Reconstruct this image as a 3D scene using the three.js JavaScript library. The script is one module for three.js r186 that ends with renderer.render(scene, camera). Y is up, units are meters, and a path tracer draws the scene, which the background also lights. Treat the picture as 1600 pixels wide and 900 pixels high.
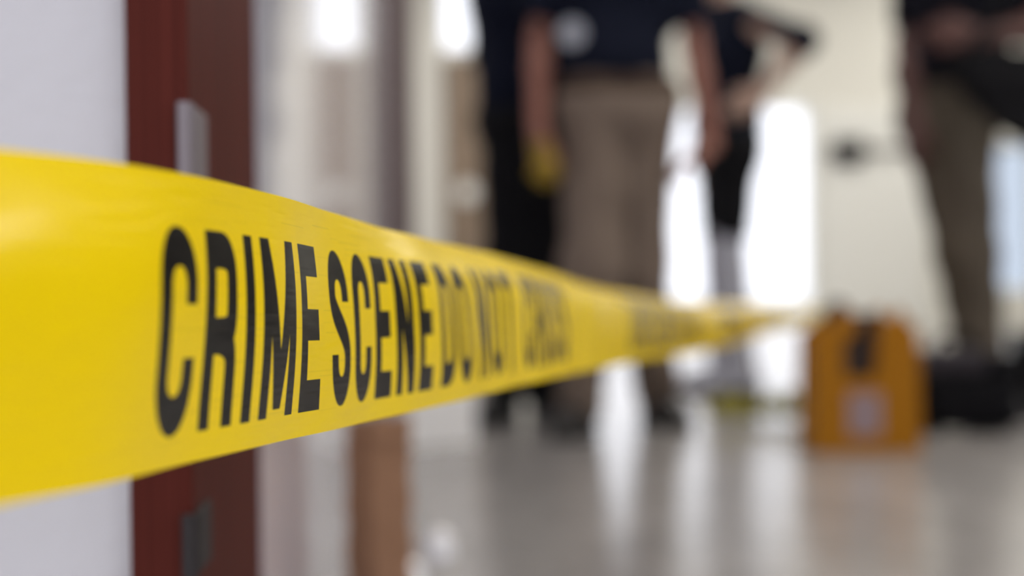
import * as THREE from 'three';
import { mergeGeometries } from 'three/addons/utils/BufferGeometryUtils.js';
import { RoundedBoxGeometry } from 'three/addons/geometries/RoundedBoxGeometry.js';
import { RectAreaLightUniformsLib } from 'three/addons/lights/RectAreaLightUniformsLib.js';
RectAreaLightUniformsLib.init();

// ------------------------------------------------------------ camera, sky, light, exposure
const EYE = 0.42, F = 2222;                                  // eye height (m), focal length in pixels of a 1600 wide frame
const YAW = Math.atan(152 / F), ROLL = 0.7 * Math.PI / 180;
const scene = new THREE.Scene();
const camera = new THREE.PerspectiveCamera(2 * Math.atan(450 / F) * 180 / Math.PI, 16 / 9, 0.02, 200);
camera.position.set(0, EYE, 0);
camera.rotation.order = 'YXZ';
camera.rotation.set(0, -YAW, -ROLL);
camera.focus = 0.49;
camera.userData.fStop = 3.95;
const renderer = new THREE.WebGLRenderer();
renderer.toneMapping = THREE.LinearToneMapping;
renderer.toneMappingExposure = 1.0;
renderer.shadowMap.enabled = true;
scene.background = new THREE.Color().setRGB(1.75, 1.79, 1.92);     // even overcast sky
const PANEL = 19;                                             // radiance of the added ceiling panels

// a point at a depth in front of the lens, used to work out where things stand
const fwd = new THREE.Vector3(Math.sin(YAW), 0, -Math.cos(YAW)), rgt = new THREE.Vector3(Math.cos(YAW), 0, Math.sin(YAW)), up = new THREE.Vector3(0, 1, 0);
const C = (x, y, d) => new THREE.Vector3(0, EYE, 0).addScaledVector(rgt, x).addScaledVector(up, y).addScaledVector(fwd, d);
const at = (px, py, d) => C((px - 800) / F * d, (450 - py) / F * d, d);
const floorAt = (px, d) => { const p = at(px, 450, d); p.y = 0; return p; };

// ------------------------------------------------------------ helpers
let seed = 7;
const rnd = () => { seed = (seed * 1664525 + 1013904223) >>> 0; return seed / 4294967296; };
const names = new Map();
function numbered(n) { const k = names.get(n) || 0; names.set(n, k + 1); return k ? n + '_' + String(k).padStart(3, '0') : n; }
const shade = o => { o.castShadow = true; o.receiveShadow = true; return o; };
function part(name, geo, mat, parent) { const m = shade(new THREE.Mesh(geo, mat)); m.name = name; parent.add(m); return m; }
function thing(name, label, category, pos, turn = 0, group) {
  const o = new THREE.Group(); o.name = numbered(name); if (pos) o.position.copy(pos); o.rotation.y = turn;
  o.userData = { label, category }; if (group) o.userData.group = group; scene.add(o); return o;
}
function structure(name, geo, mat, label, category) {
  const m = shade(new THREE.Mesh(geo, mat)); m.name = name; m.userData = { kind: 'structure', label, category }; scene.add(m); return m;
}
function sgroup(name, label, category) { const g = new THREE.Group(); g.name = name; g.userData = { kind: 'structure', label, category }; scene.add(g); return g; }
function box(x0, x1, y0, y1, z0, z1, r = 0) {
  const w = Math.abs(x1 - x0), h = Math.abs(y1 - y0), d = Math.abs(z1 - z0);
  const g = r ? new RoundedBoxGeometry(w, h, d, 3, r) : new THREE.BoxGeometry(w, h, d);
  g.translate((x0 + x1) / 2, (y0 + y1) / 2, (z0 + z1) / 2); return g;
}
// a wall of boxes round rectangular openings; across is 'x' or 'z'
function wallWithHoles(a0, a1, y0, y1, t0, t1, holes, across) {
  const as = [...new Set([a0, a1, ...holes.flatMap(h => [h[0], h[1]])])].sort((p, q) => p - q), gs = [];
  for (let i = 0; i < as.length - 1; i++) {
    const m = (as[i] + as[i + 1]) / 2; let y = y0;
    const hs = holes.filter(h => m > h[0] && m < h[1]).sort((p, q) => p[2] - q[2]);
    const put = (p, q) => { if (q - p > 1e-4) gs.push(across === 'x' ? box(as[i], as[i + 1], p, q, t0, t1) : box(t0, t1, p, q, as[i], as[i + 1])); };
    for (const h of hs) { put(y, h[2]); y = h[3]; }
    put(y, y1);
  }
  return mergeGeometries(gs);
}
function noiseTexture(size, fn, repeat, srgb) {
  const d = new Uint8Array(size * size * 4);
  for (let j = 0; j < size; j++) for (let i = 0; i < size; i++) { const c = fn(i / size, j / size), o = (j * size + i) * 4; d[o] = c[0]; d[o + 1] = c[1]; d[o + 2] = c[2]; d[o + 3] = 255; }
  const t = new THREE.DataTexture(d, size, size); t.wrapS = t.wrapT = THREE.RepeatWrapping; t.magFilter = THREE.LinearFilter; t.minFilter = THREE.LinearMipmapLinearFilter; t.generateMipmaps = true;
  t.repeat.set(...repeat); if (srgb) t.colorSpace = THREE.SRGBColorSpace; t.needsUpdate = true; return t;
}
const lattice = n => { const a = Array.from({ length: n * n }, rnd); return (u, v) => { const x = u * n, y = v * n, i = Math.floor(x), j = Math.floor(y), f = x - i, g = y - j, s = f * f * (3 - 2 * f), t = g * g * (3 - 2 * g), q = (p, r) => a[((r % n + n) % n) * n + ((p % n + n) % n)]; return (q(i, j) * (1 - s) + q(i + 1, j) * s) * (1 - t) + (q(i, j + 1) * (1 - s) + q(i + 1, j + 1) * s) * t; }; };
const n8 = lattice(8), n24 = lattice(24), n64 = lattice(64), n128 = lattice(128);
const lin = (r, g, b) => new THREE.Color().setRGB(r, g, b);
const std = (c, rough = 0.7, more = {}) => new THREE.MeshPhysicalMaterial({ color: c, roughness: rough, side: THREE.DoubleSide, ...more });

const plasterBump = noiseTexture(256, (u, v) => { const k = 255 * (0.45 * n64(u, v) + 0.35 * n128(u, v) + 0.2 * n24(u, v)); return [k, k, k]; }, [6, 6]);
const woodMap = noiseTexture(256, (u, v) => { const k = 0.72 + 0.28 * n64(u, v * 0.06) + 0.12 * (n24(u, v * 0.12) - 0.5); return [255 * Math.min(1, k), 255 * Math.min(1, k * 0.97), 255 * Math.min(1, k * 0.95)]; }, [1, 1], true);
const clothBump = noiseTexture(256, (u, v) => { const k = 128 + 50 * Math.sin(u * Math.PI * 128) + 50 * Math.sin(v * Math.PI * 128); return [k, k, k]; }, [1, 1]);
const floorMap = noiseTexture(256, (u, v) => { const k = 225 + 20 * (n24(u, v) - 0.5) + 24 * (n128(u, v) - 0.5); return [k, k, k]; }, [3, 3], true);
const M = {
  outside: std(lin(0.58, 0.56, 0.59), 0.85, { bumpMap: plasterBump, bumpScale: 0.0012 }),
  gloss: std(lin(0.73, 0.715, 0.79), 0.06, { specularIntensity: 0.7 }),
  beige: std(lin(0.77, 0.765, 0.71), 0.8),
  ceiling: std(lin(0.8, 0.8, 0.78), 0.9),
  floor: std(lin(0.42, 0.402, 0.392), 0.22, { map: floorMap }),
  slab: std(lin(0.52, 0.51, 0.5), 0.8),
  paving: std(lin(0.6, 0.6, 0.58), 0.9),
  wood: std(lin(0.115, 0.027, 0.021), 0.5, { map: woodMap, specularIntensity: 0.06 }),
  post: std(lin(0.12, 0.085, 0.085), 0.5),
  dark: std(lin(0.04, 0.022, 0.016), 0.6, { map: woodMap, specularIntensity: 0.4 }),
  tan: std(lin(0.34, 0.27, 0.2), 0.45, { map: woodMap }),
  card: std(lin(0.9, 0.9, 0.9), 0.6),
  white: std(lin(0.82, 0.83, 0.8), 0.4),
  steel: std(lin(0.2, 0.17, 0.185), 0.5, { metalness: 0.5 }),
  plate: std(lin(0.03, 0.025, 0.026), 0.6, { specularIntensity: 0.4 }),
  black: std(lin(0.006, 0.006, 0.008), 0.75, { specularIntensity: 0.3 }),
  tinted: new THREE.MeshPhysicalMaterial({ color: lin(0.62, 0.655, 0.69), roughness: 0.02, transmission: 1, thickness: 0, ior: 1.5, side: THREE.DoubleSide }),
  glass: new THREE.MeshPhysicalMaterial({ color: 0xffffff, roughness: 0.02, transmission: 1, thickness: 0, ior: 1.5, side: THREE.DoubleSide }),
};

// ------------------------------------------------------------ the building
const LX = -0.112, RX = 7.2, BZ = -13, H = 3.7, T = 0.3;     // left wall face, right wall face, back wall face, ceiling height
const DZ0 = -0.735, DZ1 = -1.04, DR = 0.9, DH = 2.15;        // the doorway
structure('floor', box(-0.5, RX + T, -0.1, 0, BZ - T, DZ0 + 0.02), M.floor, 'shiny grey beige hall floor mirroring the bright far end', 'floor');
structure('porch_slab', box(-5, 8, -0.1, -0.004, DZ0 + 0.02, 4.5), M.slab, 'grey concrete slab outside the doorway', 'porch');
structure('ground', box(-60, 60, -0.3, -0.12, -70, 40), M.paving, 'pale paving outside the hall', 'ground');
structure('ceiling', box(-0.5, RX + T, H, H + 0.2, BZ - T, DZ1), M.ceiling, 'white hall ceiling', 'ceiling');
structure('wall_left', box(LX - T, LX, 0, H, BZ, DZ1), M.gloss, 'glossy pale lilac side wall running into the hall', 'wall');
structure('wall_front', mergeGeometries([
  box(-4, LX - 0.0315, 0, H, DZ1, DZ0), box(DR + 0.0315, RX + T, 0, H, DZ1, DZ0), box(LX - 0.0315, DR + 0.0315, DH + 0.0315, H, DZ1, DZ0)]), M.outside, 'pale lilac rough plaster wall beside the red-brown door frame', 'wall');
structure('added_porch_roof', box(-4.5, 8, 2.75, 2.95, DZ0, 1.6), M.ceiling, 'unseen white roof added over the doorway to cut sky light', 'roof');  // unseen overhang added to cut the sky light on the front wall

// back wall: double doorway, side window, two windows under the ceiling
const bx = px => (px - 648) / F * 13;                          // across the back wall
const by = py => EYE + (450 - py) / F * 13;
const DO = [bx(846), bx(1284), 0, by(160)], SW = [bx(1568), bx(1660), 0.32, by(228)];
const CW = [[bx(693), bx(763), by(76), 3.45], [bx(872), bx(934), by(76), 3.45]];
structure('wall_back', wallWithHoles(LX - T, RX + T, 0, H, BZ - T, BZ, [DO, SW, ...CW], 'x'), M.beige, 'cream far wall behind the people', 'wall');
const RW = [[-3.0, -1.35, 0.3, 3.4], [-4.9, -3.25, 0.3, 3.4]];  // unseen window openings added to bring daylight into the near hall
structure('wall_right', wallWithHoles(BZ, DZ1, 0, H, RX, RX + T, RW, 'z'), M.beige, 'cream side wall with added wide windows', 'wall');

let wn = 1;
function windowX(h, z, label, glass = M.glass) {
  const g = sgroup('window_' + wn++, label, 'window'), f = 0.03;
  part('window_frame', mergeGeometries([box(h[0], h[0] + f, h[2], h[3], z - 0.05, z), box(h[1] - f, h[1], h[2], h[3], z - 0.05, z), box(h[0], h[1], h[2], h[2] + f, z - 0.05, z), box(h[0], h[1], h[3] - f, h[3], z - 0.05, z)]), M.white, g);
  part('pane', box(h[0] + f, h[1] - f, h[2] + f, h[3] - f, z - 0.028, z - 0.022), glass, g);
}
windowX(CW[0], BZ - 0.12, 'bright narrow window high above the tan door');
windowX(CW[1], BZ - 0.12, 'bright narrow window high behind the person in taupe trousers');
windowX(SW, BZ - 0.12, 'bluish bright window at the right edge behind the legs', M.tinted);
for (const h of RW) {
  const g = sgroup('window_' + wn++, 'unseen wide window added in the right wall for daylight', 'window'), f = 0.05, x = RX + 0.12;
  part('window_frame', mergeGeometries([box(x, x + 0.06, h[2], h[3], h[0], h[0] + f), box(x, x + 0.06, h[2], h[3], h[1] - f, h[1]), box(x, x + 0.06, h[2], h[2] + f, h[0], h[1]), box(x, x + 0.06, h[3] - f, h[3], h[0], h[1])]), M.white, g);
  part('pane', box(x + 0.026, x + 0.032, h[2] + f, h[3] - f, h[0] + f, h[1] - f), M.glass, g);
}
// unseen dark cupboards added on the right wall to darken what the tape mirrors
for (let k = 0; k < 5; k++) {
  const z1 = -5.4 - k * 1.25, z0 = z1 - 1.22, o = thing('added_cupboard', 'unseen dark brown cupboard added along the right wall to darken the tape reflection', 'cupboard', new THREE.Vector3(RX - 0.45, 0, (z0 + z1) / 2), 0, 'added cupboards along the right wall');
  part('body', box(0.02, 0.448, 0, 2.9, -0.61, 0.61, 0.004), M.dark, o);
  for (const s of [-1, 1]) { const d = part('door', box(0, 0.02, 0.08, 2.86, s * 0.304 - 0.3, s * 0.304 + 0.3, 0.004), M.dark, o); part('handle', box(-0.025, 0, 1.05, 1.25, s * 0.05 - 0.008, s * 0.05 + 0.008, 0.003), M.plate, d); }
}
// near door frame
{
  const g = sgroup('door_1', 'red-brown varnished wooden door frame beside the lilac plaster wall', 'door frame');
  const zc = DZ0 + 0.014, w = 0.0315;
  part('casing', box(LX - w, LX, 0, DH + w, DZ0 - 0.02, zc, 0.003), M.wood, g);
  part('casing', box(DR, DR + w, 0, DH + w, DZ0 - 0.02, zc, 0.003), M.wood, g);
  part('head_casing', box(LX, DR, DH, DH + w, DZ0 - 0.02, zc, 0.003), M.wood, g);
  part('jamb', box(LX - w, LX - 0.001, 0, DH, DZ1, DZ0 - 0.0205), M.wood, g);
  part('jamb', box(DR + 0.001, DR + w, 0, DH, DZ1, DZ0 - 0.0205), M.wood, g);
  part('head_jamb', box(LX - w, DR + w, DH + 0.001, DH + w, DZ1, DZ0 - 0.0205), M.wood, g);
  for (const [p0, p1, shade] of [[165, 292, 1], [785, 880, 0]]) {
    const d = 0.735, y0 = EYE + (450 - p1) / F * d, y1 = EYE + (450 - p0) / F * d;
    const pl = part('hinge_plate', box(LX - 0.001, LX + 0.0025, y0, y1, DZ0 - 0.034, DZ0 + 0.01, 0.0012), shade ? M.steel : M.plate, g);
    pl.userData.label = 'small grey metal plate on the door frame';
    const k = new THREE.CylinderGeometry(0.004, 0.004, y1 - y0, 16); k.translate(LX - 0.001, (y0 + y1) / 2, DZ0 + 0.0185);
    part('hinge_knuckle', k, shade ? M.steel : M.plate, g);
  }
}
// dark pilaster at the far end of the left wall
{
  const g = sgroup('trim_1', 'dark grey-brown post at the far end of the lilac wall', 'post');
  part('shaft', box(LX, LX + 0.115, 0.16, H - 0.14, -7.5, -7.2, 0.01), M.post, g);
  part('plinth', box(LX, LX + 0.13, 0, 0.16, -7.52, -7.18, 0.006), M.post, g);
  part('cap', box(LX, LX + 0.13, H - 0.14, H, -7.52, -7.18, 0.006), M.post, g);
}
// tan door
{
  const g = sgroup('door_2', 'tall narrow tan wooden door under the high window, with a pale round plate', 'door');
  const x0 = bx(698), x1 = bx(762), y1 = by(90), z = BZ;
  part('door_frame', mergeGeometries([box(x0, x0 + 0.04, 0, y1, z, z + 0.05), box(x1 - 0.04, x1, 0, y1, z, z + 0.05), box(x0 + 0.04, x1 - 0.04, y1 - 0.06, y1, z, z + 0.05)]), M.tan, g);
  const leaf = part('door_leaf', box(x0 + 0.042, x1 - 0.042, 0.01, y1 - 0.062, z + 0.002, z + 0.035, 0.003), M.tan, g);
  for (const [a, b] of [[0.2, 1.0], [1.15, 1.9], [2.05, 2.45]]) part('door_panel', box(x0 + 0.09, x1 - 0.09, a, b, z + 0.034, z + 0.045, 0.004), M.tan, leaf);
  const k = new THREE.CylinderGeometry(0.09, 0.09, 0.02, 32); k.rotateX(Math.PI / 2); k.translate(bx(731), by(300), z + 0.055);
  part('round_plate', k, M.white, leaf).userData.label = 'pale round plate on the tan door';
}
// double doorway and the white leaf beside it
{
  const g = sgroup('door_3', 'wide bright open doorway in the far wall behind the person with one elbow out', 'doorway'), f = 0.05, z0 = BZ - 0.2, z1 = BZ + 0.015;
  part('door_frame', mergeGeometries([box(DO[0], DO[0] + f, 0, DO[3], z0, z1), box(DO[1] - f, DO[1], 0, DO[3], z0, z1), box(DO[0] + f, DO[1] - f, DO[3] - f, DO[3], z0, z1)]), M.white, g);
  const h = sgroup('door_4', 'white double door leaf with a small black lock box, standing behind the yellow tote', 'door');
  const x0 = bx(1290), x1 = bx(1462), y1 = by(170);
  const leaf = part('door_leaf', box(x0, x1, 0.01, y1, BZ + 0.002, BZ + 0.045, 0.004), M.white, h);
  part('door_panel', box(x0 + 0.12, x1 - 0.12, 0.2, 1.45, BZ + 0.044, BZ + 0.055, 0.005), M.white, leaf);
  part('door_panel', box(x0 + 0.12, x1 - 0.12, 1.85, y1 - 0.12, BZ + 0.044, BZ + 0.055, 0.005), M.white, leaf);
  part('push_bar', (() => { const c = new THREE.CylinderGeometry(0.018, 0.018, x1 - x0 - 0.1, 16); c.rotateZ(Math.PI / 2); c.translate((x0 + x1) / 2, by(238), BZ + 0.09); return c; })(), M.plate, h);
  const lock = part('lock_box', box(bx(1311), bx(1359), by(258), by(222), BZ + 0.05, BZ + 0.13, 0.012), M.black, h);
  lock.userData.label = 'small black lock box on the white door leaf';
}
// ceiling panels out of view, added as fill light for the hall
for (const x of [1.6, 5.2]) for (const z of [-2.6, -5.6, -8.6, -11.4]) {
  const o = thing('fill_ceiling_panel', 'unseen flat ceiling panel added as fill light for the hall', 'ceiling light', new THREE.Vector3(x, H - 0.06, z), 0, 'added ceiling fill panels');
  part('housing', box(-0.62, 0.62, 0, 0.06, -0.32, 0.32, 0.008), M.white, o);
  part('diffuser', box(-0.6, 0.6, -0.012, 0, -0.3, 0.3), new THREE.MeshStandardMaterial({ color: 0xffffff, emissive: lin(1, 0.97, 0.9), emissiveIntensity: 2 }), o);
  const l = new THREE.RectAreaLight(lin(1, 0.95, 0.86), PANEL, 1.2, 0.6);
  l.position.set(x, H - 0.085, z); l.rotation.x = -Math.PI / 2; l.name = 'fill_panel_light'; scene.add(l);
}
// porch column that holds the near end of the tape
{
  const p = C(-0.3, 0, -0.75);
  const g = sgroup('porch_column', 'white porch column', 'column');
  const k = new THREE.CylinderGeometry(0.06, 0.065, 2.6, 32); k.translate(p.x, 1.35, p.z); part('shaft', k, M.ceiling, g);
  part('base', box(p.x - 0.09, p.x + 0.09, -0.004, 0.06, p.z - 0.09, p.z + 0.09, 0.006), M.ceiling, g);
  part('cap', box(p.x - 0.09, p.x + 0.09, 2.65, 2.75, p.z - 0.09, p.z + 0.09, 0.006), M.ceiling, g);
}

// ------------------------------------------------------------ barrier tape
const table = rows => {                                        // smooth curve through a table (monotone slopes)
  const n = rows.length, m = rows.map((r, i) => i === 0 ? (rows[1][1] - r[1]) / (rows[1][0] - r[0]) : i === n - 1 ? (r[1] - rows[i - 1][1]) / (r[0] - rows[i - 1][0]) : (() => { const a = (r[1] - rows[i - 1][1]) / (r[0] - rows[i - 1][0]), b = (rows[i + 1][1] - r[1]) / (rows[i + 1][0] - r[0]); return a * b <= 0 ? 0 : 2 * a * b / (a + b); })());
  return x => {
    if (x <= rows[0][0]) return rows[0][1] + m[0] * (x - rows[0][0]);
    if (x >= rows[n - 1][0]) return rows[n - 1][1] + m[n - 1] * (x - rows[n - 1][0]);
    let i = 0; while (x > rows[i + 1][0]) i++;
    const h = rows[i + 1][0] - rows[i][0], t = (x - rows[i][0]) / h, t2 = t * t, t3 = t2 * t;
    return (2 * t3 - 3 * t2 + 1) * rows[i][1] + (t3 - 2 * t2 + t) * h * m[i] + (3 * t2 - 2 * t3) * rows[i + 1][1] + (t3 - t2) * h * m[i + 1];
  };
};
{
  const tx = z => z < 0.5 ? -0.1093 + 0.203 * (z - 0.3036) : z > 0.66 ? 0.24 * z - 0.1896 : (() => { const t = (z - 0.5) / 0.16, s = t * t * (3 - 2 * t); return (1 - s) * (-0.1093 + 0.203 * (z - 0.3036)) + s * (0.24 * z - 0.1896); })();
  const ty = table([[-0.7, -0.012], [0.2, -0.043], [0.3036, -0.0465], [0.36, -0.0485], [0.4475, -0.05], [0.575, -0.053], [0.79, -0.0551], [0.972, -0.0582], [1.264, -0.0649], [1.81, -0.0798], [3.17, -0.1], [13, -0.3]]);
  const topCurl = table([[-0.7, 0.2], [0.2, 0.3], [0.3, 0.36], [0.36, 0.2], [0.42, 0.1], [0.5, 0.12], [0.62, 0.4], [0.8, 0.6], [1.0, 0.8], [1.2, 0.98], [2, 1.05], [4, 1.0], [13, 0.4]]);
  const lean = table([[-0.7, 0], [0.2, 0.1], [0.29, 0.1], [0.38, -0.04], [0.42, -0.04], [0.55, 0], [0.8, 0.05], [1.5, 0.05], [13, 0]]);
  const bend = table([[-0.7, 0], [0.3, 0.02], [0.5, 0.06], [0.7, 0.22], [1, 0.12], [2, 0.08], [13, 0.05]]);
  const Wd = 0.081, NU = 28, zs = [];
  for (let z = -0.75; z < 12.93; z += z < 0.1 ? 0.04 : z < 1.2 ? 0.006 : z < 3 ? 0.02 : 0.08) zs.push(z);
  const pos = [], uv = [], idx = []; let L = 0, prev = null, zero = 0; const rows = [];
  for (const z of zs) {
    const b = C(tx(z) + ty(z) * ROLL, ty(z) - tx(z) * ROLL, z); if (prev) L += b.distanceTo(prev); prev = b;
    if (z <= 0.381) zero = L;
    rows.push([z, L, b]);
  }
  for (const [z, l, b] of rows) {
    const e = 0.01, dir = C(tx(z + e), ty(z + e), z + e).sub(C(tx(z - e), ty(z - e), z - e)).normalize();
    const nrm = new THREE.Vector3().crossVectors(dir, up).normalize();          // towards the camera side
    let o = 0, y = 0;
    for (let k = 0; k <= NU; k++) {
      const w = k / NU, fo = Math.min(1, Math.max(0, (z - 0.75) / 0.5)), on = 0.55 - 0.02 * fo, s = Math.min(1, Math.max(0, (w - on) / (0.36 - 0.2 * fo))), a = lean(z) + bend(z) * (2 * w - 1) * (w < 0.5 ? 0.7 : 0.5) + topCurl(z) * s * s * (3 - 2 * s);
      if (k) { o -= Math.sin(a) * Wd / NU; y += Math.cos(a) * Wd / NU; }
      const rip = 0.0006 * Math.sin(l * 31 + 2.3 * w) + 0.0004 * Math.sin(l * 73 - 3 * w + 1) + 0.0005 * Math.sin(9 * l + 7 * w);
      const p = b.clone().addScaledVector(nrm, o + rip); p.y += y; pos.push(p.x, p.y, p.z); uv.push((l - zero) / 0.855, w);
    }
  }
  for (let i = 0; i < rows.length - 1; i++) for (let k = 0; k < NU; k++) { const a = i * (NU + 1) + k, c = a + NU + 1; idx.push(a, c, a + 1, a + 1, c, c + 1); }
  const g = new THREE.BufferGeometry(); g.setAttribute('position', new THREE.Float32BufferAttribute(pos, 3)); g.setAttribute('uv', new THREE.Float32BufferAttribute(uv, 2)); g.setIndex(idx); g.computeVertexNormals();
  // print
  const cv = document.createElement('canvas'); cv.width = 2048; cv.height = 512; const cx = cv.getContext('2d');
  cx.fillStyle = '#ffd900'; cx.fillRect(0, 0, 2048, 512);
  const ppm = 2048 / 0.855, vpm = 512 / 0.075, base = 512 - 0.0078 * vpm, hgt = 0.0533 * vpm, bar = 0.01 * vpm, stem = 0.0069 * ppm, sq = stem / bar;
  const wide = { C: 22, R: 21, I: 6.9, M: 29.5, E: 20, S: 22, N: 22, D: 21, O: 22, T: 19 };
  const glyph = (ch, x, w) => {                                 // heavy condensed capitals; strokes are wider across than along
    cx.save(); cx.translate(x, base - hgt); cx.scale(sq, 1); w /= sq; const h = bar / 2, l = h, r = w - h, t = h, b = hgt - h, q = 0.2 * hgt;
    cx.beginPath(); cx.rect(0, 0, w, hgt); cx.clip(); cx.lineWidth = bar; cx.lineJoin = 'miter'; cx.miterLimit = 1.5; cx.beginPath();
    const mid = (l + r) / 2, arc = [() => { cx.bezierCurveTo(r, t + q * 0.35, mid + (r - mid) * 0.55, t, mid, t); }, () => { cx.bezierCurveTo(mid - (mid - l) * 0.55, t, l, t + q * 0.35, l, t + q); }];
    const under = () => { cx.bezierCurveTo(l, b - q * 0.35, mid - (mid - l) * 0.55, b, mid, b); cx.bezierCurveTo(mid + (r - mid) * 0.55, b, r, b - q * 0.35, r, b - q); };
    if (ch === 'C') { cx.moveTo(r, 0.37 * hgt); cx.lineTo(r, t + q); arc[0](); arc[1](); cx.lineTo(l, b - q); under(); cx.lineTo(r, 0.63 * hgt); }
    if (ch === 'O') { cx.moveTo(r, b - q); cx.lineTo(r, t + q); arc[0](); arc[1](); cx.lineTo(l, b - q); under(); cx.closePath(); }
    if (ch === 'S') { cx.moveTo(r, 0.33 * hgt); cx.lineTo(r, t + q); arc[0](); arc[1](); cx.bezierCurveTo(l, 0.46 * hgt, r, 0.5 * hgt, r, b - q * 1.1); cx.bezierCurveTo(r, b - q * 0.35, mid + (r - mid) * 0.55, b, mid, b); cx.bezierCurveTo(mid - (mid - l) * 0.55, b, l, b - q * 0.35, l, b - q); cx.lineTo(l, 0.67 * hgt); }
    if (ch === 'I') { cx.moveTo(w / 2, 0); cx.lineTo(w / 2, hgt); }
    if (ch === 'E') { cx.moveTo(w, t); cx.lineTo(l, t); cx.lineTo(l, b); cx.lineTo(w, b); cx.moveTo(l, 0.48 * hgt); cx.lineTo(w * 0.95, 0.48 * hgt); }
    if (ch === 'T') { cx.moveTo(0, t); cx.lineTo(w, t); cx.moveTo(w / 2, 0); cx.lineTo(w / 2, hgt); }
    if (ch === 'D') { cx.moveTo(l, t); cx.lineTo(mid * 0.9, t); cx.bezierCurveTo(mid + (r - mid) * 0.6, t, r, t + q * 0.4, r, t + q * 1.1); cx.lineTo(r, b - q * 1.1); cx.bezierCurveTo(r, b - q * 0.4, mid + (r - mid) * 0.6, b, mid * 0.9, b); cx.lineTo(l, b); cx.closePath(); }
    if (ch === 'R') { const k = 0.53 * hgt; cx.moveTo(l, hgt); cx.lineTo(l, t); cx.lineTo(mid, t); cx.bezierCurveTo(r, t, r, t + q * 0.4, r, t + q * 0.9); cx.bezierCurveTo(r, k - q * 0.2, r, k, mid, k); cx.lineTo(l, k); cx.moveTo(mid * 0.9, k); cx.bezierCurveTo(r, k + q * 0.1, r - 1, k + q * 0.5, r - 1, 0.75 * hgt); cx.lineTo(r, hgt); }
    if (ch === 'N') { cx.moveTo(l, hgt); cx.lineTo(l, 0); cx.moveTo(r, hgt); cx.lineTo(r, 0); cx.moveTo(l * 1.1, 0); cx.lineTo(r - l * 0.1, hgt); }
    if (ch === 'M') { cx.moveTo(l, hgt); cx.lineTo(l, 0); cx.moveTo(r, hgt); cx.lineTo(r, 0); cx.moveTo(l * 1.2, 0); cx.lineTo(mid, hgt - bar * 0.4); cx.lineTo(r - l * 0.2, 0); }
    cx.stroke(); cx.restore();
  };
  cx.strokeStyle = '#141412';
  for (const [word, a, b] of [['CRIME', 0, 0.1296], ['SCENE', 0.1423, 0.2675], ['DO', 0.2811, 0.3338], ['NOT', 0.3486, 0.4313], ['CROSS', 0.4554, 0.587]]) {
    const gap = 6.2, total = [...word].reduce((t, c) => t + wide[c], 0) + gap * (word.length - 1), k = (b - a) * ppm / total; let x = a * ppm;
    for (const c of word) { glyph(c, x, wide[c] * k); x += (wide[c] + gap) * k; }
  }
  // fine scratches in the ink
  for (let k = 0; k < 260; k++) { cx.fillStyle = 'rgba(120,105,40,' + (0.08 + 0.14 * rnd()) + ')'; cx.fillRect(rnd() * 1500, 40 + rnd() * 430, 20 + rnd() * 70, 0.8 + rnd()); }
  const map = new THREE.CanvasTexture(cv); map.colorSpace = THREE.SRGBColorSpace; map.wrapS = THREE.RepeatWrapping; map.anisotropy = 16;
  const crease = noiseTexture(256, (u, v) => { const k = 128 + 90 * (n64(u * 0.25, v) - 0.5) + 60 * (n24(u, v) - 0.5); return [k, k, k]; }, [4, 1]);
  const mat = std(0xffffff, 0.27, { map, bumpMap: crease, bumpScale: 0.0003, specularIntensity: 0.8 });
  const m = shade(new THREE.Mesh(g, mat)); m.name = numbered('barrier_tape');
  m.userData = { label: 'yellow plastic barrier tape with black lettering stretched through the doorway', category: 'barrier tape' }; scene.add(m);
}

// ------------------------------------------------------------ smooth bodies from distance fields
const V = (x, y, z) => new THREE.Vector3(x, y, z);
const smin = (a, b, k) => { const h = Math.max(k - Math.abs(a - b), 0) / k; return Math.min(a, b) - h * h * k * 0.25; };
function cone(a, b, ra, rb, sz = 1) {                           // tapered capsule, sz squashes it front to back about its own axis
  const dx = b.x - a.x, dy = b.y - a.y, dz = b.z - a.z, l2 = dx * dx + dy * dy + dz * dz || 1e-9;
  return (x, y, z) => { let t = ((x - a.x) * dx + (y - a.y) * dy + (z - a.z) * dz) / l2; t = t < 0 ? 0 : t > 1 ? 1 : t; const ex = x - a.x - dx * t, ey = y - a.y - dy * t, ez = (z - a.z - dz * t) / sz; return Math.sqrt(ex * ex + ey * ey + ez * ez) - ra - (rb - ra) * t; };
}
const ball = (c, rx, ry, rz) => (x, y, z) => { const a = (x - c.x) / rx, b = (y - c.y) / ry, d = (z - c.z) / rz, k = Math.sqrt(a * a + b * b + d * d); return (k - 1) * Math.min(rx, ry, rz); };
const blend = (fs, k, grow = 0) => (x, y, z) => { let d = fs[0](x, y, z); for (let i = 1; i < fs.length; i++) d = smin(d, fs[i](x, y, z), k); return d - grow; };
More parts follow.
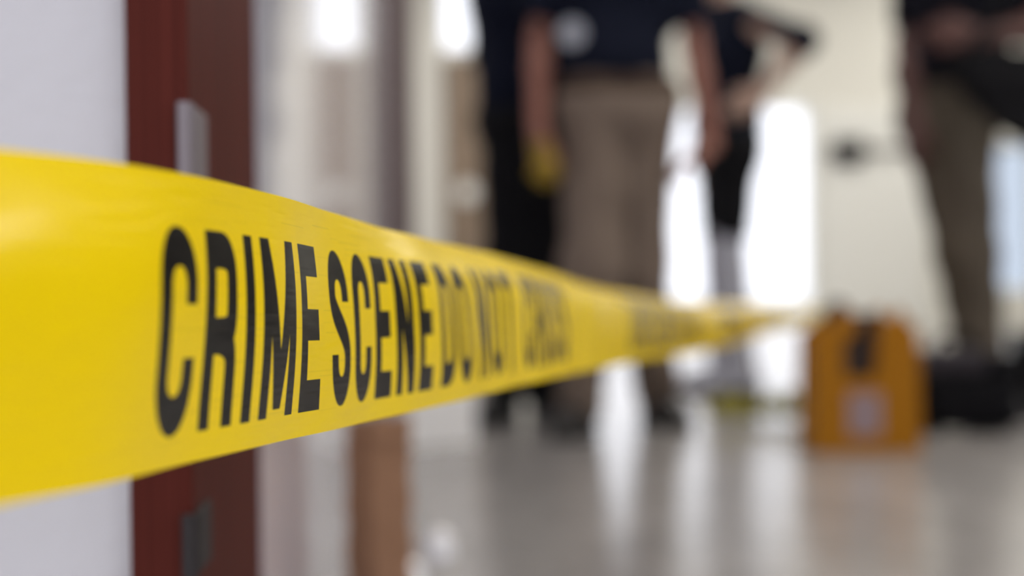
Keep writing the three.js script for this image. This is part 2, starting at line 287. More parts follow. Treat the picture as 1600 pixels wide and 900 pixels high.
function net(sdf, lo, hi, cell) {                               // surface nets
  const nx = Math.ceil((hi.x - lo.x) / cell) + 1, ny = Math.ceil((hi.y - lo.y) / cell) + 1, nz = Math.ceil((hi.z - lo.z) / cell) + 1;
  const f = new Float32Array(nx * ny * nz), id = new Int32Array(nx * ny * nz).fill(-1), I = (i, j, k) => i + nx * (j + ny * k);
  for (let k = 0; k < nz; k++) for (let j = 0; j < ny; j++) for (let i = 0; i < nx; i++) f[I(i, j, k)] = sdf(lo.x + i * cell, lo.y + j * cell, lo.z + k * cell);
  const pos = [], nor = [], uv = [], idx = [];
  for (let k = 0; k < nz - 1; k++) for (let j = 0; j < ny - 1; j++) for (let i = 0; i < nx - 1; i++) {
    let n = 0, sx = 0, sy = 0, sz = 0;
    const edge = (a, b, c, d, e, g) => { const p = f[I(i + a, j + b, k + c)], q = f[I(i + d, j + e, k + g)]; if ((p < 0) !== (q < 0)) { const t = p / (p - q); sx += a + (d - a) * t; sy += b + (e - b) * t; sz += c + (g - c) * t; n++; } };
    edge(0, 0, 0, 1, 0, 0); edge(0, 1, 0, 1, 1, 0); edge(0, 0, 1, 1, 0, 1); edge(0, 1, 1, 1, 1, 1);
    edge(0, 0, 0, 0, 1, 0); edge(1, 0, 0, 1, 1, 0); edge(0, 0, 1, 0, 1, 1); edge(1, 0, 1, 1, 1, 1);
    edge(0, 0, 0, 0, 0, 1); edge(1, 0, 0, 1, 0, 1); edge(0, 1, 0, 0, 1, 1); edge(1, 1, 0, 1, 1, 1);
    if (!n) continue;
    id[I(i, j, k)] = pos.length / 3;
    const x = lo.x + (i + sx / n) * cell, y = lo.y + (j + sy / n) * cell, z = lo.z + (k + sz / n) * cell, e = cell * 0.3;
    const gx = sdf(x + e, y, z) - sdf(x - e, y, z), gy = sdf(x, y + e, z) - sdf(x, y - e, z), gz = sdf(x, y, z + e) - sdf(x, y, z - e), gl = Math.hypot(gx, gy, gz) || 1;
    pos.push(x, y, z); nor.push(gx / gl, gy / gl, gz / gl); uv.push(x * 4, y * 4);
  }
  const quad = (a, b, c, d, flip) => { if (a < 0 || b < 0 || c < 0 || d < 0) return; if (flip) idx.push(a, c, b, a, d, c); else idx.push(a, b, c, a, c, d); };
  for (let k = 1; k < nz - 1; k++) for (let j = 1; j < ny - 1; j++) for (let i = 1; i < nx - 1; i++) {
    const p = f[I(i, j, k)] < 0;
    if (p !== f[I(i + 1, j, k)] < 0) quad(id[I(i, j - 1, k - 1)], id[I(i, j, k - 1)], id[I(i, j, k)], id[I(i, j - 1, k)], !p);
    if (p !== f[I(i, j + 1, k)] < 0) quad(id[I(i - 1, j, k - 1)], id[I(i - 1, j, k)], id[I(i, j, k)], id[I(i, j, k - 1)], !p);
    if (p !== f[I(i, j, k + 1)] < 0) quad(id[I(i - 1, j - 1, k)], id[I(i, j - 1, k)], id[I(i, j, k)], id[I(i - 1, j, k)], !p);
  }
  const g = new THREE.BufferGeometry();
  g.setAttribute('position', new THREE.Float32BufferAttribute(pos, 3)); g.setAttribute('normal', new THREE.Float32BufferAttribute(nor, 3)); g.setAttribute('uv', new THREE.Float32BufferAttribute(uv, 2)); g.setIndex(idx); return g;
}
const bounds = (pts, pad) => { const b = new THREE.Box3().setFromPoints(pts); return [b.min.subScalar(pad), b.max.addScalar(pad)]; };

// a hand: dir runs from the wrist to the knuckles, back is where the back of the hand faces, thumb the side the thumb leaves
function handNet(w, dir, back, thumb, curl) {
  dir = dir.clone().normalize(); thumb = thumb.clone().addScaledVector(dir, -thumb.dot(dir)).normalize(); const pal = back.clone().negate(); pal.addScaledVector(dir, -pal.dot(dir)).addScaledVector(thumb, -pal.dot(thumb)).normalize();
  const P = (d, t, p) => w.clone().addScaledVector(dir, d).addScaledVector(thumb, t).addScaledVector(pal, p), fs = [], palm = [], pts = [w.clone()];
  const lens = [0.068, 0.078, 0.072, 0.056], off = [0.03, 0.01, -0.011, -0.031], kn = [0.092, 0.096, 0.091, 0.083];
  for (let i = 0; i < 4; i++) {
    palm.push(cone(P(0.0, off[i] * 0.55, 0), P(kn[i], off[i], 0), 0.019, 0.0125));
    let p = P(kn[i], off[i], 0), ang = curl * 0.5; const segs = [0.45, 0.32, 0.23];
    for (let s = 0; s < 3; s++) { const l = lens[i] * segs[s], q = p.clone().addScaledVector(dir, Math.cos(ang) * l).addScaledVector(pal, Math.sin(ang) * l); fs.push([i, cone(p, q, 0.0098 - 0.0008 * s, 0.009 - 0.0008 * s)]); p = q; ang += curl; pts.push(q); }
  }
  const t0 = P(0.03, 0.03, 0.006), t1 = P(0.062, 0.052, 0.016), t2 = P(0.088, 0.056, 0.03), t3 = P(0.104, 0.05, 0.042); pts.push(t1, t3);
  palm.push(cone(P(0.005, 0.008, 0), t0, 0.018, 0.016));
  const th = blend([cone(t0, t1, 0.0145, 0.012), cone(t1, t2, 0.0115, 0.0105), cone(t2, t3, 0.0105, 0.009)], 0.006), pm = blend(palm, 0.014);
  const fingers = [0, 1, 2, 3].map(i => blend(fs.filter(f => f[0] === i).map(f => f[1]), 0.004));
  const sdf = (x, y, z) => { let d = pm(x, y, z); d = smin(d, th(x, y, z), 0.008); let e = 1; for (const q of fingers) e = Math.min(e, q(x, y, z)); return smin(d, e, 0.006); };
  return net(sdf, ...bounds(pts, 0.03), 0.004);
}
function headNet(c, yaw) {                                      // c is the middle of the head, the face looks along +z turned by yaw
  const s = [
    ball(V(0, 0.035, -0.015), 0.077, 0.085, 0.096), ball(V(0, -0.03, 0.02), 0.062, 0.085, 0.07), ball(V(0, -0.085, 0.045), 0.034, 0.026, 0.035)];
  const skull = blend(s, 0.05), nose = cone(V(0, 0.008, 0.088), V(0, -0.03, 0.108), 0.008, 0.0135), lipU = cone(V(-0.02, -0.058, 0.089), V(0.02, -0.058, 0.089), 0.006, 0.006), lipL = cone(V(-0.016, -0.071, 0.087), V(0.016, -0.071, 0.087), 0.007, 0.007), brow = cone(V(-0.038, 0.028, 0.076), V(0.038, 0.028, 0.076), 0.01, 0.01);
  const eyes = [-1, 1].map(k => ball(V(0.031 * k, 0.004, 0.088), 0.017, 0.013, 0.014)), lids = [-1, 1].map(k => ball(V(0.031 * k, 0.002, 0.073), 0.012, 0.012, 0.012)), ears = [-1, 1].map(k => ball(V(0.079 * k, -0.01, -0.008), 0.011, 0.033, 0.02));
  const f = (x, y, z) => { let d = smin(skull(x, y, z), brow(x, y, z), 0.02); for (const e of eyes) d = -smin(-d, e(x, y, z), 0.008); for (const e of lids) d = smin(d, e(x, y, z), 0.003); d = smin(d, nose(x, y, z), 0.012); d = smin(d, lipU(x, y, z), 0.004); d = smin(d, lipL(x, y, z), 0.004); for (const e of ears) d = smin(d, e(x, y, z), 0.006); return d; };
  const g = net(f, V(-0.11, -0.135, -0.13), V(0.11, 0.135, 0.14), 0.006); g.rotateY(yaw); g.translate(c.x, c.y, c.z);
  const hair = (x, y, z) => { const d = skull(x, y, z); return Math.max(d - 0.012 - 0.1 * Math.max(0, y - 0.02), -(d - 0.001), Math.min(z - 0.055 - 0.35 * (y - 0.09), 1), -(y + 0.03) - 0.4 * Math.max(0, -z - 0.02), (0.05 - y) * 0 + (z > 0.03 && y < 0.06 ? 0.02 : -1)); };
  const h = net(hair, V(-0.12, -0.1, -0.14), V(0.12, 0.15, 0.13), 0.006); h.rotateY(yaw); h.translate(c.x, c.y, c.z);
  return [g, h];
}
const mix = (a, b, t) => a.clone().lerp(b, t);
// person: all joints in metres from the spot between the feet; +x is the viewer's right, +z towards the viewer
function person(label, origin, p, look) {
  const o = thing('person', label, 'person', origin, -YAW);
  const sk = std(look.skin, 0.55), shirtM = std(look.shirt, 0.85, { bumpMap: clothBump, bumpScale: 0.0003, specularIntensity: 0.2 }), trouserM = std(look.trousers, 0.9, { bumpMap: clothBump, bumpScale: 0.0004, specularIntensity: 0.3 });
  const [sa, sb] = p.shoulder, [ea, eb] = p.elbow, [wa, wb] = p.wrist, [ha, hb] = p.hip, [ka, kb] = p.knee, [aa, ab] = p.ankle;
  const sm = mix(sa, sb, 0.5), hm = mix(ha, hb, 0.5), girth = p.girth || 1;
  const ca = mix(sa, sm, 0.42).add(V(0, -0.12, 0)), cb = mix(sb, sm, 0.42).add(V(0, -0.12, 0));
  const wl = p.waist ?? 0.4, wa_ = mix(ha, hm, wl).add(V(0, 0.12, 0)), wb_ = mix(hb, hm, wl).add(V(0, 0.12, 0));
  const neck0 = sm.clone().add(V(0, 0.03, 0)), headC = p.head, neck1 = headC.clone().add(V(0, -0.09, -0.01));
  const torso = [cone(sa, sm.clone().add(V(0, 0.025, 0)), 0.045, 0.06), cone(sb, sm.clone().add(V(0, 0.025, 0)), 0.045, 0.06), cone(ca, wa_, 0.105 * girth, 0.1 * girth), cone(cb, wb_, 0.105 * girth, 0.1 * girth), cone(ca, cb, 0.11 * girth, 0.11 * girth), cone(wa_, ha, 0.1 * girth, 0.1 * girth), cone(wb_, hb, 0.1 * girth, 0.1 * girth), cone(wa_, wb_, 0.11 * girth, 0.11 * girth)];
  const legs = [[ha, ka, aa], [hb, kb, ab]].map(([h, k, a]) => [cone(h, k, 0.085, 0.056), cone(k, mix(k, a, 0.3), 0.055, 0.057), cone(mix(k, a, 0.3), a, 0.057, 0.036)]);
  const ar = p.arm || 1, arms = [[sa, ea, wa], [sb, eb, wb]].map(([s, e, w]) => [cone(s, e, 0.054 * ar, 0.041 * ar), cone(e, mix(e, w, 0.3), 0.042 * ar, 0.043 * ar), cone(mix(e, w, 0.3), w, 0.043 * ar, 0.027)]);
  const allPts = [sa, sb, ea, eb, wa, wb, ha, hb, ka, kb, aa, ab, headC];
  const bodyF = (() => { const t = blend([...torso, cone(neck0, neck1, 0.056, 0.05)], 0.06), ls = legs.map(l => blend(l, 0.03)), as = arms.map(l => blend(l, 0.02)); return (x, y, z) => { let d = t(x, y, z); d = smin(d, Math.min(ls[0](x, y, z), ls[1](x, y, z)), 0.04); return smin(d, Math.min(as[0](x, y, z), as[1](x, y, z)), 0.012); }; })();
  const [lo, hi] = bounds(allPts, 0.16); lo.y = Math.max(lo.y, 0.0);
  const gs = [net(bodyF, lo, hi, 0.014)];
  const [hg, hairG] = headNet(headC, p.faceYaw || 0); gs.push(hg);
  p.hand.forEach((h, i) => { if (h) gs.push(handNet(p.wrist[i], h.dir, h.back, h.thumb, h.curl)); });
  part('body', mergeGeometries(gs), sk, o);
  part('hair', hairG, std(look.hair, 0.9, { specularIntensity: 0.3 }), o);
  // shirt with sleeves
  const wr = (x, y, z) => 0.003 * Math.sin(y * 47 + x * 19) * Math.sin(x * 31 - y * 12 + z * 23);
  const stop = p.sleeve;                                        // share of the upper arm (to 1) and forearm (1 to 2) that is covered
  const slv = [[sa, ea, wa], [sb, eb, wb]].map(([s, e, w]) => { const r = stop <= 1 ? [cone(s, mix(s, e, stop), 0.06, 0.062)] : [cone(s, e, 0.066, 0.058), cone(e, mix(e, w, stop - 1), 0.056, 0.046)], end = stop <= 1 ? mix(s, e, stop) : mix(e, w, stop - 1), n = (stop <= 1 ? e.clone().sub(s) : w.clone().sub(e)).normalize(), f = blend(r, 0.03); return (x, y, z) => Math.max(f(x, y, z), (x - end.x) * n.x + (y - end.y) * n.y + (z - end.z) * n.z); });
  const tf = blend([...torso, cone(neck0, neck0.clone().add(V(0, 0.05, -0.004)), 0.06, 0.052)], 0.06, 0.018);
  const shirtF = (x, y, z) => Math.max(smin(Math.max(tf(x, y, z), p.hem - y), Math.min(slv[0](x, y, z), slv[1](x, y, z)), 0.06) + wr(x, y, z), y - neck0.y - 0.06);
  const shirt = part('shirt', net(shirtF, V(lo.x, Math.min(p.hem, stop > 1 ? Math.min(wa.y, wb.y) : p.hem) - 0.04, lo.z), V(hi.x, neck0.y + 0.09, hi.z), 0.012), shirtM, o);
  part('collar', (() => { const t = new THREE.TorusGeometry(0.063, 0.014, 12, 32); t.rotateX(Math.PI / 2 + 0.15); t.translate(neck0.x, neck0.y + 0.052, neck0.z - 0.002); return t; })(), shirtM, shirt);
  // trousers
  const top = p.hem + 0.012, low = p.cuff || 0.045, tl = [[ha, ka, aa], [hb, kb, ab]].map(([h, k, a]) => blend([cone(h, k, 0.1 * (p.leg || 1), 0.08 * (p.leg || 1)), cone(k, a, 0.08 * (p.leg || 1), 0.062 * (p.leg || 1))], 0.04));
  const pf = blend([cone(wa_, ha, 0.1 * girth, 0.1), cone(wb_, hb, 0.1 * girth, 0.1), cone(ha, hb, 0.1, 0.1), cone(wa_, wb_, 0.11 * girth, 0.11 * girth)], 0.05, 0.012);
  const wt = (x, y, z) => 0.004 * Math.sin(y * 34 + x * 15) * Math.sin(x * 22 + z * 18 - y * 9);
  const trF = (x, y, z) => Math.max(smin(Math.max(pf(x, y, z), 0.7 - y), Math.min(tl[0](x, y, z), tl[1](x, y, z)), 0.03) + wt(x, y, z), y - top, low - y);
  part('trousers', net(trF, V(lo.x, low - 0.03, lo.z), V(hi.x, top + 0.04, hi.z), 0.012), trouserM, o);
  const bf = (x, y, z) => Math.max(pf(x, y, z) - 0.008, top - 0.05 - y, y - top + 0.008);
  const belt = part('belt', net(bf, V(hm.x - 0.3, top - 0.08, hm.z - 0.3), V(hm.x + 0.3, top + 0.03, hm.z + 0.3), 0.01), std(look.belt || lin(0.05, 0.03, 0.02), 0.7, { specularIntensity: 0.3 }), o);
  // shoes or boots
  [[aa, p.toe[0], ka], [ab, p.toe[1], kb]].forEach(([a, t, k]) => {
    const d = V(Math.sin(t), 0, Math.cos(t)), heel = V(a.x, 0.04, a.z).addScaledVector(d, -0.05), toe = V(a.x, 0.03, a.z).addScaledVector(d, 0.17), ball_ = V(a.x, 0.038, a.z).addScaledVector(d, 0.1);
    const fs = [cone(heel, ball_, 0.045, 0.048), cone(ball_, toe, 0.047, 0.034), cone(V(a.x, 0.05, a.z), V(a.x, 0.1, a.z), 0.05, 0.05)];
    if (look.boot) fs.push(cone(V(a.x, 0.1, a.z), mix(a, k, (look.boot - a.y) / (k.y - a.y)), 0.066, 0.074));
    const f = blend(fs, 0.03), cut = look.boot || 0.115;
    const s = part(look.boot ? 'boot' : 'shoe', net((x, y, z) => Math.max(f(x, y, z), 0.012 - y, y - cut), V(a.x - 0.3, -0.02, a.z - 0.3), V(a.x + 0.3, cut + 0.03, a.z + 0.3), 0.01), std(look.shoe, look.boot ? 0.4 : 0.35), o);
    const sole = (x, y, z) => Math.max(f(x, Math.max(y, 0.02), z) - 0.004, y - 0.014, 0.0 - y);
    part('sole', net(sole, V(a.x - 0.3, -0.02, a.z - 0.3), V(a.x + 0.3, 0.04, a.z + 0.3), 0.007), M.black, s);
  });
  return o;
}
const NAVY = lin(0.006, 0.008, 0.018), BLACK = lin(0.007, 0.007, 0.009), SKIN = lin(0.26, 0.105, 0.075);
// middle person in taupe trousers
const middle = person('person in navy polo shirt and taupe trousers with arms hanging, holding yellow gloves', floorAt(971, 4.03), {
  shoulder: [V(-0.175, 1.43, 0), V(0.175, 1.43, 0)], elbow: [V(-0.222, 1.12, -0.02), V(0.215, 1.1, -0.02)], wrist: [V(-0.232, 0.87, 0.05), V(0.256, 0.815, 0.02)],
  hip: [V(-0.06, 0.93, 0), V(0.055, 0.93, 0)], knee: [V(-0.082, 0.47, 0.03), V(0.056, 0.47, -0.06)], ankle: [V(-0.122, 0.08, -0.02), V(0.13, 0.08, -0.28)],
  hand: [{ dir: V(0.02, -1, 0.12), back: V(-1, 0, 0.2), thumb: V(0.2, 0, 1), curl: 0.75 }, { dir: V(-0.85, -0.5, 0.3), back: V(-0.5, 0.85, 0.1), thumb: V(0.1, 0.1, 1), curl: 0.45 }],
  head: V(0, 1.67, 0.02), sleeve: 0.8, hem: 1.0, toe: [-0.35, 0.3], girth: 0.7, waist: 0.5, leg: 1.06, arm: 0.78 },
  { skin: SKIN, shirt: NAVY, trousers: lin(0.19, 0.148, 0.12), hair: lin(0.02, 0.015, 0.012), shoe: lin(0.02, 0.018, 0.018) });
{ const k = new THREE.CylinderGeometry(0.036, 0.036, 0.006, 32); k.rotateX(Math.PI / 2); k.translate(-0.135, 1.125, 0.085); part('light_spot_disc', k, std(lin(0.34, 0.36, 0.42), 0.5), middle).userData.label = 'pale round disc added at the shirt side for a spot of background light'; }  // pale disc added in place of a blurred spot of background light
// dark figure at the left
person('person dressed all in black and navy standing left of the one in taupe trousers', floorAt(842, 4.5), {
  shoulder: [V(-0.13, 1.46, 0.09), V(0.13, 1.46, -0.09)], elbow: [V(-0.145, 1.16, -0.06), V(0.15, 1.15, -0.2)], wrist: [V(-0.05, 0.97, -0.19), V(0.05, 0.95, -0.22)],
  hip: [V(-0.075, 0.94, 0.01), V(0.075, 0.94, 0)], knee: [V(-0.085, 0.51, 0.05), V(0.035, 0.5, 0.02)], ankle: [V(-0.12, 0.08, 0.0), V(0.02, 0.08, -0.04)],
  hand: [{ dir: V(0.6, -0.7, -0.1), back: V(0, 0, 1), thumb: V(1, 0.6, 0), curl: 0.3 }, { dir: V(-0.6, -0.7, -0.1), back: V(0, 0, 1), thumb: V(-1, 0.6, 0), curl: 0.3 }],
  head: V(0, 1.68, 0.03), sleeve: 1.9, hem: 0.97, toe: [-0.3, 0.25], leg: 1.05 },
  { skin: SKIN, shirt: NAVY, trousers: BLACK, hair: lin(0.02, 0.015, 0.012), shoe: lin(0.012, 0.012, 0.014), belt: BLACK });
// far figure, side on, elbow out
person('person in dark clothes and pale grey boots standing side-on before the bright doorway, elbow out', floorAt(1137, 5.6), {
  shoulder: [V(0.03, 1.44, 0.16), V(-0.02, 1.44, -0.16)], elbow: [V(0.255, 1.335, 0.26), V(-0.01, 1.15, -0.24)], wrist: [V(0.11, 1.15, 0.2), V(-0.02, 0.9, -0.21)],
  hip: [V(0.01, 0.94, 0.085), V(-0.005, 0.94, -0.085)], knee: [V(-0.005, 0.52, 0.075), V(-0.01, 0.52, -0.085)], ankle: [V(0.03, 0.09, 0.08), V(0.0, 0.09, -0.09)],
  hand: [{ dir: V(-0.8, -0.5, 0.0), back: V(0.3, 0.2, 1), thumb: V(-0.3, 1, 0), curl: 0.35 }, { dir: V(-0.1, -1, 0), back: V(0, 0, -1), thumb: V(-1, 0, 0), curl: 0.4 }],
  head: V(-0.02, 1.66, 0), faceYaw: -1.4, sleeve: 1.18, hem: 1.0, toe: [-1.4, -1.6], cuff: 0.6, leg: 0.97 , girth: 0.86},
  { skin: lin(0.5, 0.34, 0.27), shirt: NAVY, trousers: BLACK, hair: lin(0.02, 0.015, 0.012), shoe: lin(0.42, 0.43, 0.5), boot: 0.63, belt: BLACK });
// right figure
person('person in dark shirt and brown-grey trousers behind the black equipment bag, forearm across the belly', floorAt(1516, 4.35), {
  shoulder: [V(-0.145, 1.46, 0.06), V(0.16, 1.46, -0.06)], elbow: [V(-0.19, 1.14, 0.04), V(0.2, 1.17, 0.12)], wrist: [V(-0.205, 0.91, 0.13), V(-0.045, 1.13, 0.235)],
  hip: [V(-0.105, 0.93, 0.03), V(-0.005, 0.93, -0.05)], knee: [V(-0.045, 0.5, 0.08), V(0.02, 0.5, -0.05)], ankle: [V(0.015, 0.08, 0.06), V(0.085, 0.08, -0.1)],
  hand: [{ dir: V(-0.08, -1, 0.1), back: V(-1, 0, 0.3), thumb: V(0.2, 0, 1), curl: 0.4 }, { dir: V(-1, 0.05, 0.0), back: V(0, 0.3, 1), thumb: V(0, 1, 0), curl: 0.45 }],
  head: V(-0.01, 1.68, 0.03), faceYaw: -0.4, sleeve: 0.8, hem: 1.05, toe: [-0.4, 0.2] },
  { skin: lin(0.09, 0.036, 0.03), shirt: lin(0.007, 0.007, 0.012), trousers: lin(0.1, 0.083, 0.064), hair: lin(0.02, 0.015, 0.012), shoe: lin(0.012, 0.012, 0.014), belt: BLACK });

// ------------------------------------------------------------ things held and set down
{ // yellow gloves in the hand
  const b = floorAt(971, 4.03), g = thing('glove', 'yellow glove bunched in the hand of the person in taupe trousers', 'glove', b.clone().add(V(-0.215, 0.765, 0.105).applyAxisAngle(up, -YAW)), -YAW);
  const f = blend([cone(V(-0.01, 0.03, 0), V(0.015, -0.02, 0.01), 0.026, 0.03), cone(V(0.01, -0.015, 0.01), V(0.03, -0.06, 0.015), 0.013, 0.01), cone(V(0, -0.015, 0.01), V(0.008, -0.07, 0.01), 0.013, 0.01), cone(V(-0.01, -0.01, 0.01), V(-0.015, -0.065, 0.015), 0.013, 0.01), cone(V(-0.02, 0.0, 0.01), V(-0.04, -0.04, 0.02), 0.012, 0.01)], 0.008);
  const m = std(lin(0.28, 0.18, 0.004), 0.6);
  g.scale.setScalar(0.85);
  part('palm', net(f, V(-0.08, -0.11, -0.06), V(0.08, 0.08, 0.07), 0.004), m, g);
  const c = new THREE.CylinderGeometry(0.03, 0.034, 0.022, 24, 1, true); c.translate(-0.012, 0.055, 0); part('cuff', c, m, g);
}
{ // black shoulder bag at the right
  const p = at(1570, 158, 4.06), g = thing('shoulder_bag', 'black shoulder bag hanging at the hip of the rightmost person', 'bag', p, -YAW);
  const sh = new THREE.Shape(); sh.moveTo(-0.125, 0.105); sh.bezierCurveTo(-0.13, 0.06, -0.09, 0.0, -0.03, -0.05); sh.bezierCurveTo(0.03, -0.11, 0.1, -0.14, 0.15, -0.13); sh.bezierCurveTo(0.18, -0.1, 0.17, 0.06, 0.15, 0.105); sh.lineTo(-0.125, 0.105);
  const e = new THREE.ExtrudeGeometry(sh, { depth: 0.06, bevelEnabled: true, bevelSize: 0.014, bevelThickness: 0.014, bevelSegments: 4, curveSegments: 20 }); e.translate(0, 0, -0.03);
  part('pouch', e, M.black, g);
  const fl = new THREE.Shape(); fl.moveTo(-0.13, 0.118); fl.lineTo(0.155, 0.118); fl.lineTo(0.155, 0.02); fl.quadraticCurveTo(0.02, -0.03, -0.075, 0.03); fl.lineTo(-0.13, 0.118);
  const fe = new THREE.ExtrudeGeometry(fl, { depth: 0.006, bevelEnabled: true, bevelSize: 0.003, bevelThickness: 0.003, bevelSegments: 2 }); fe.translate(0, 0, 0.046); part('flap', fe, M.black, g);
  const st = new THREE.TubeGeometry(new THREE.CatmullRomCurve3([V(-0.115, 0.1, -0.01), V(0.03, 0.3, -0.03), V(0.13, 0.52, -0.16), V(0.165, 0.605, -0.33), V(0.19, 0.5, -0.42), V(0.2, 0.3, -0.3), V(0.15, 0.1, -0.02)]), 40, 0.012, 8); part('strap', st, M.black, g);
}
{ // yellow tote
  const g = thing('tool_tote', 'deep yellow tote with two peaked ends and a pale label, standing on the floor', 'tote', floorAt(1338, 3.62), -YAW);
  const y = std(lin(0.4, 0.16, 0.004), 0.55, { specularIntensity: 0.4 }), W = 0.262, D = 0.2, hz = D / 2;
  const front = new THREE.Shape(); front.moveTo(-W / 2, 0); front.lineTo(W / 2, 0); front.lineTo(W / 2 - 0.004, 0.29); front.lineTo(0.082, 0.352); front.lineTo(0.035, 0.3); front.lineTo(0.025, 0.18); front.lineTo(-0.06, 0.18); front.lineTo(-0.06, 0.28); front.lineTo(-0.02, 0.3); front.lineTo(-0.042, 0.352); front.lineTo(-W / 2 + 0.006, 0.288); front.closePath();
  const fe = new THREE.ExtrudeGeometry(front, { depth: 0.012, bevelEnabled: true, bevelSize: 0.003, bevelThickness: 0.003, bevelSegments: 2 });
  const a = fe.clone(); a.translate(0, 0.003, hz - 0.015); const fp = part('front_panel', a, y, g);
  const bs = new THREE.Shape(); bs.moveTo(-W / 2, 0); bs.lineTo(W / 2, 0); bs.lineTo(W / 2 - 0.004, 0.29); bs.lineTo(0.082, 0.35); bs.lineTo(0.02, 0.315); bs.lineTo(-0.042, 0.35); bs.lineTo(-W / 2 + 0.006, 0.288); bs.closePath();
  const b = new THREE.ExtrudeGeometry(bs, { depth: 0.012, bevelEnabled: true, bevelSize: 0.003, bevelThickness: 0.003, bevelSegments: 2 }); b.translate(0, 0.003, -hz); part('back_panel', b, y, g);
  for (const s of [-1, 1]) part('side_panel', box(s * W / 2 - 0.006 - s * 0.006, s * W / 2 + 0.006 - s * 0.006, 0.003, 0.286, -hz + 0.014, hz - 0.018, 0.003), y, g);
  part('bottom', box(-W / 2 + 0.012, W / 2 - 0.012, 0.003, 0.016, -hz + 0.014, hz - 0.018), y, g);
  part('label', box(-0.048, 0.034, 0.045, 0.15, hz, hz + 0.0015), std(lin(0.34, 0.25, 0.27), 0.6), fp).userData.label = 'pale lilac label on the yellow front panel';
  part('grip', (() => { const c = new THREE.CylinderGeometry(0.014, 0.014, 0.17, 20); c.rotateX(Math.PI / 2); c.translate(0.02, 0.33, 0); return c; })(), M.black, g).visible = true;
  // what pokes out of it
  const t = thing('rolled_pouch', 'dark brown roll poking out of the yellow tote', 'tool roll', floorAt(1338, 3.62).add(V(-0.02, 0.0175, 0)), -YAW);
  const f = blend([cone(V(-0.025, 0.055, 0.01), V(-0.03, 0.33, 0), 0.05, 0.034), cone(V(0.02, 0.055, 0.01), V(0.035, 0.29, 0), 0.05, 0.04)], 0.03);
  part('roll', net((x, yy, z) => Math.max(f(x, yy, z) + 0.002 * Math.sin(yy * 60), -yy), V(-0.1, -0.02, -0.08), V(0.1, 0.4, 0.08), 0.008), std(lin(0.035, 0.02, 0.016), 0.7), t);
  part('tie', (() => { const q = new THREE.TorusGeometry(0.044, 0.006, 10, 32); q.rotateX(Math.PI / 2); q.translate(-0.015, 0.2, 0); return q; })(), M.black, t);
}
{ // black equipment bag
  const g = thing('equipment_bag', 'black equipment bag with greyish lid on the floor right of the yellow tote', 'bag', floorAt(1502, 4.0), -YAW);
  const m = std(lin(0.006, 0.006, 0.008), 0.75, { specularIntensity: 0.2 }), lid = std(lin(0.04, 0.036, 0.044), 0.6, { specularIntensity: 0.3 });
  const body = part('body', box(-0.135, 0.135, 0.012, 0.17, -0.09, 0.09, 0.03), m, g);
  part('lid', box(-0.135, 0.05, 0.165, 0.235, -0.088, 0.088, 0.025), lid, g);
  part('lid', box(0.045, 0.135, 0.165, 0.22, -0.085, 0.085, 0.025), m, g);
  part('handle', new THREE.TubeGeometry(new THREE.CatmullRomCurve3([V(-0.07, 0.228, 0), V(-0.06, 0.262, 0), V(0.02, 0.265, 0), V(0.03, 0.226, 0)]), 30, 0.009, 10), m, g);
  part('front_pocket', box(-0.11, 0.11, 0.03, 0.13, 0.085, 0.112, 0.012), m, body);
  for (const x of [-0.09, 0.09]) for (const z of [-0.05, 0.05]) part('foot', (() => { const c = new THREE.CylinderGeometry(0.012, 0.014, 0.014, 16); c.translate(x, 0.007, z); return c; })(), M.black, g);
  const b2 = thing('small_case', 'small black case at the right edge beside the equipment bag', 'case', floorAt(1632, 4.5), -YAW);
  part('body', box(-0.09, 0.09, 0, 0.23, -0.07, 0.07, 0.012), m, b2); part('lid', box(-0.092, 0.092, 0.228, 0.26, -0.072, 0.072, 0.01), m, b2); part('latch', box(-0.015, 0.015, 0.2, 0.245, 0.07, 0.08, 0.003), M.plate, b2);
}
// loose yellow tape lying on the floor
{
  const m = std(lin(0.34, 0.3, 0.006), 0.6);
  const heap = (name, label, px, d, len, ht, sd) => {
    const pts = []; for (let k = 0; k <= 14; k++) { const t = k / 14; pts.push(V((t - 0.5) * len + 0.02 * Math.sin(k * 2.1 + sd), 0.012 + ht * (0.5 + 0.5 * Math.sin(k * 1.9 + sd)) * Math.sin(Math.PI * t), 0.05 * Math.cos(k * 1.3 + sd))); }
    const cur = new THREE.CatmullRomCurve3(pts), pos = [], idx = [], N = 120;
    for (let i = 0; i <= N; i++) { const p = cur.getPoint(i / N), tw = i * 0.09 + sd; for (const s of [-1, 1]) { pos.push(p.x, Math.max(0.001, p.y + (s + 1) * 0.03 * (0.5 + 0.5 * Math.abs(Math.sin(tw)))), p.z + s * 0.03 * Math.cos(tw)); } if (i < N) idx.push(2 * i, 2 * i + 1, 2 * i + 2, 2 * i + 1, 2 * i + 3, 2 * i + 2); }
    const g = new THREE.BufferGeometry(); g.setAttribute('position', new THREE.Float32BufferAttribute(pos, 3)); g.setIndex(idx); g.computeVertexNormals();
    const o = shade(new THREE.Mesh(g, m)); o.name = numbered(name); const q = floorAt(px, d); o.position.copy(q); o.rotation.y = -YAW; o.userData = { label, category: 'tape' }; scene.add(o);
  };
  heap('crumpled_tape', 'crumpled olive-yellow tape lying on the floor, the heap next to the yellow tote', 1216, 4.35, 0.16, 0.05, 0.4);
  heap('crumpled_tape', 'crumpled olive-yellow tape lying on the floor, the heap farther from the tote', 1138, 4.35, 0.13, 0.045, 1.7);
}
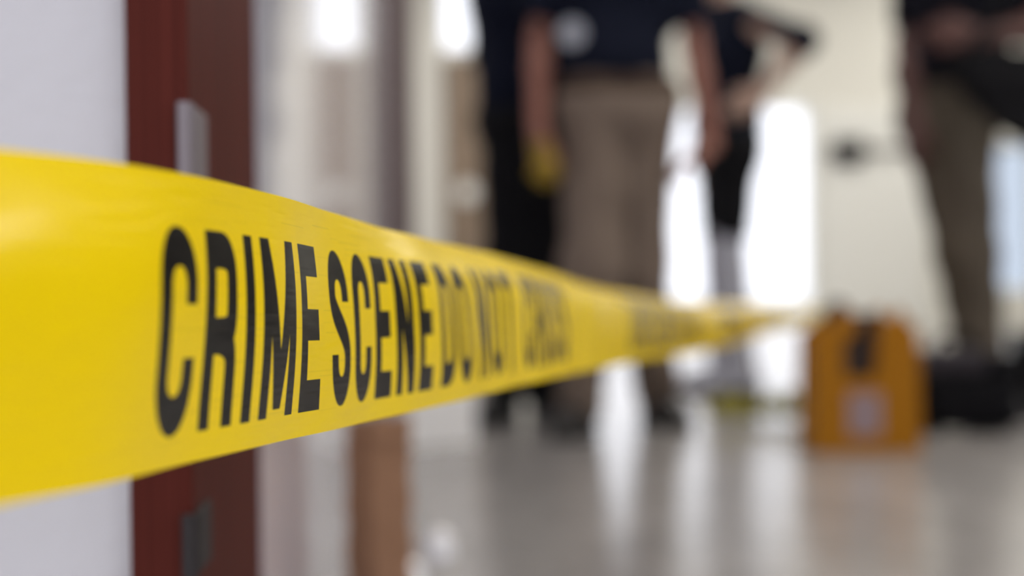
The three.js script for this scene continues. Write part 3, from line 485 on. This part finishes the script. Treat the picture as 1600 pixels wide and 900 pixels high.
{ // brown paper bag
  const g = thing('paper_bag', 'brown kraft paper bag standing by the lilac wall below the tape', 'paper bag', floorAt(588, 1.78), -YAW + 0.85);
  const w = 0.034, d = 0.026, h = 0.26, m = std(lin(0.33, 0.175, 0.1), 0.85), pos = [], idx = [], rows = 12, cols = [[-1, -1], [-0.3, -1.0], [1, -1], [1, 0], [1, 1], [0.25, 1], [-1, 1], [-1, 0], [-1, -1]];
  for (let j = 0; j <= rows; j++) { const t = j / rows; cols.forEach(([a, b], i) => { const fold = (i === 3 || i === 7) ? 1 - 0.55 * t : 1, cr = 0.0016 * Math.sin(j * 2.3 + i * 4.1); pos.push(a * w * fold * (1 + 0.06 * t) + cr, t * h, b * d * (1 - 0.25 * t) + cr); }); }
  for (let j = 0; j < rows; j++) for (let i = 0; i < cols.length - 1; i++) { const a = j * cols.length + i, c = a + cols.length; idx.push(a, a + 1, c, a + 1, c + 1, c); }
  const q = new THREE.BufferGeometry(); q.setAttribute('position', new THREE.Float32BufferAttribute(pos, 3)); q.setIndex(idx); const flat = q.toNonIndexed(); flat.computeVertexNormals();
  part('body', flat, m, g);
  part('bottom', box(-w, w, 0.0005, 0.002, -d, d), m, g);
  part('folded_top', box(-w * 1.02, w * 1.02, h - 0.03, h + 0.002, d * 0.72, d * 0.72 + 0.006, 0.002), m, g);
}
{ // white box behind the tape
  const g = thing('storage_box', 'white lidded box on the floor left of the dark trouser legs', 'box', floorAt(672, 3.82), -YAW + 0.5);
  part('body', box(-0.105, 0.105, 0, 0.26, -0.06, 0.06, 0.004), M.card, g); part('lid', box(-0.11, 0.11, 0.26, 0.3, -0.065, 0.065, 0.005), M.card, g);
}
{ // small shiny dome on the floor
  for (const [px, d, label] of [[682, 2.24, 'small shiny metal cap glinting on the floor right of the paper bag'], [634, 1.99, 'small shiny metal cap at the bottom edge touching the paper bag reflection']]) {
    const q = new THREE.LatheGeometry([[0, 0.042], [0.012, 0.04], [0.021, 0.03], [0.024, 0.01], [0.026, 0.002], [0.026, 0]].map(a => new THREE.Vector2(...a)), 40);
    const o = shade(new THREE.Mesh(q, std(lin(0.9, 0.9, 0.92), 0.25, { metalness: 0.55 }))); o.name = numbered('metal_cap'); o.position.copy(floorAt(px, d)); o.userData = { label, category: 'metal cap' }; scene.add(o);
  }
}
renderer.render(scene, camera);
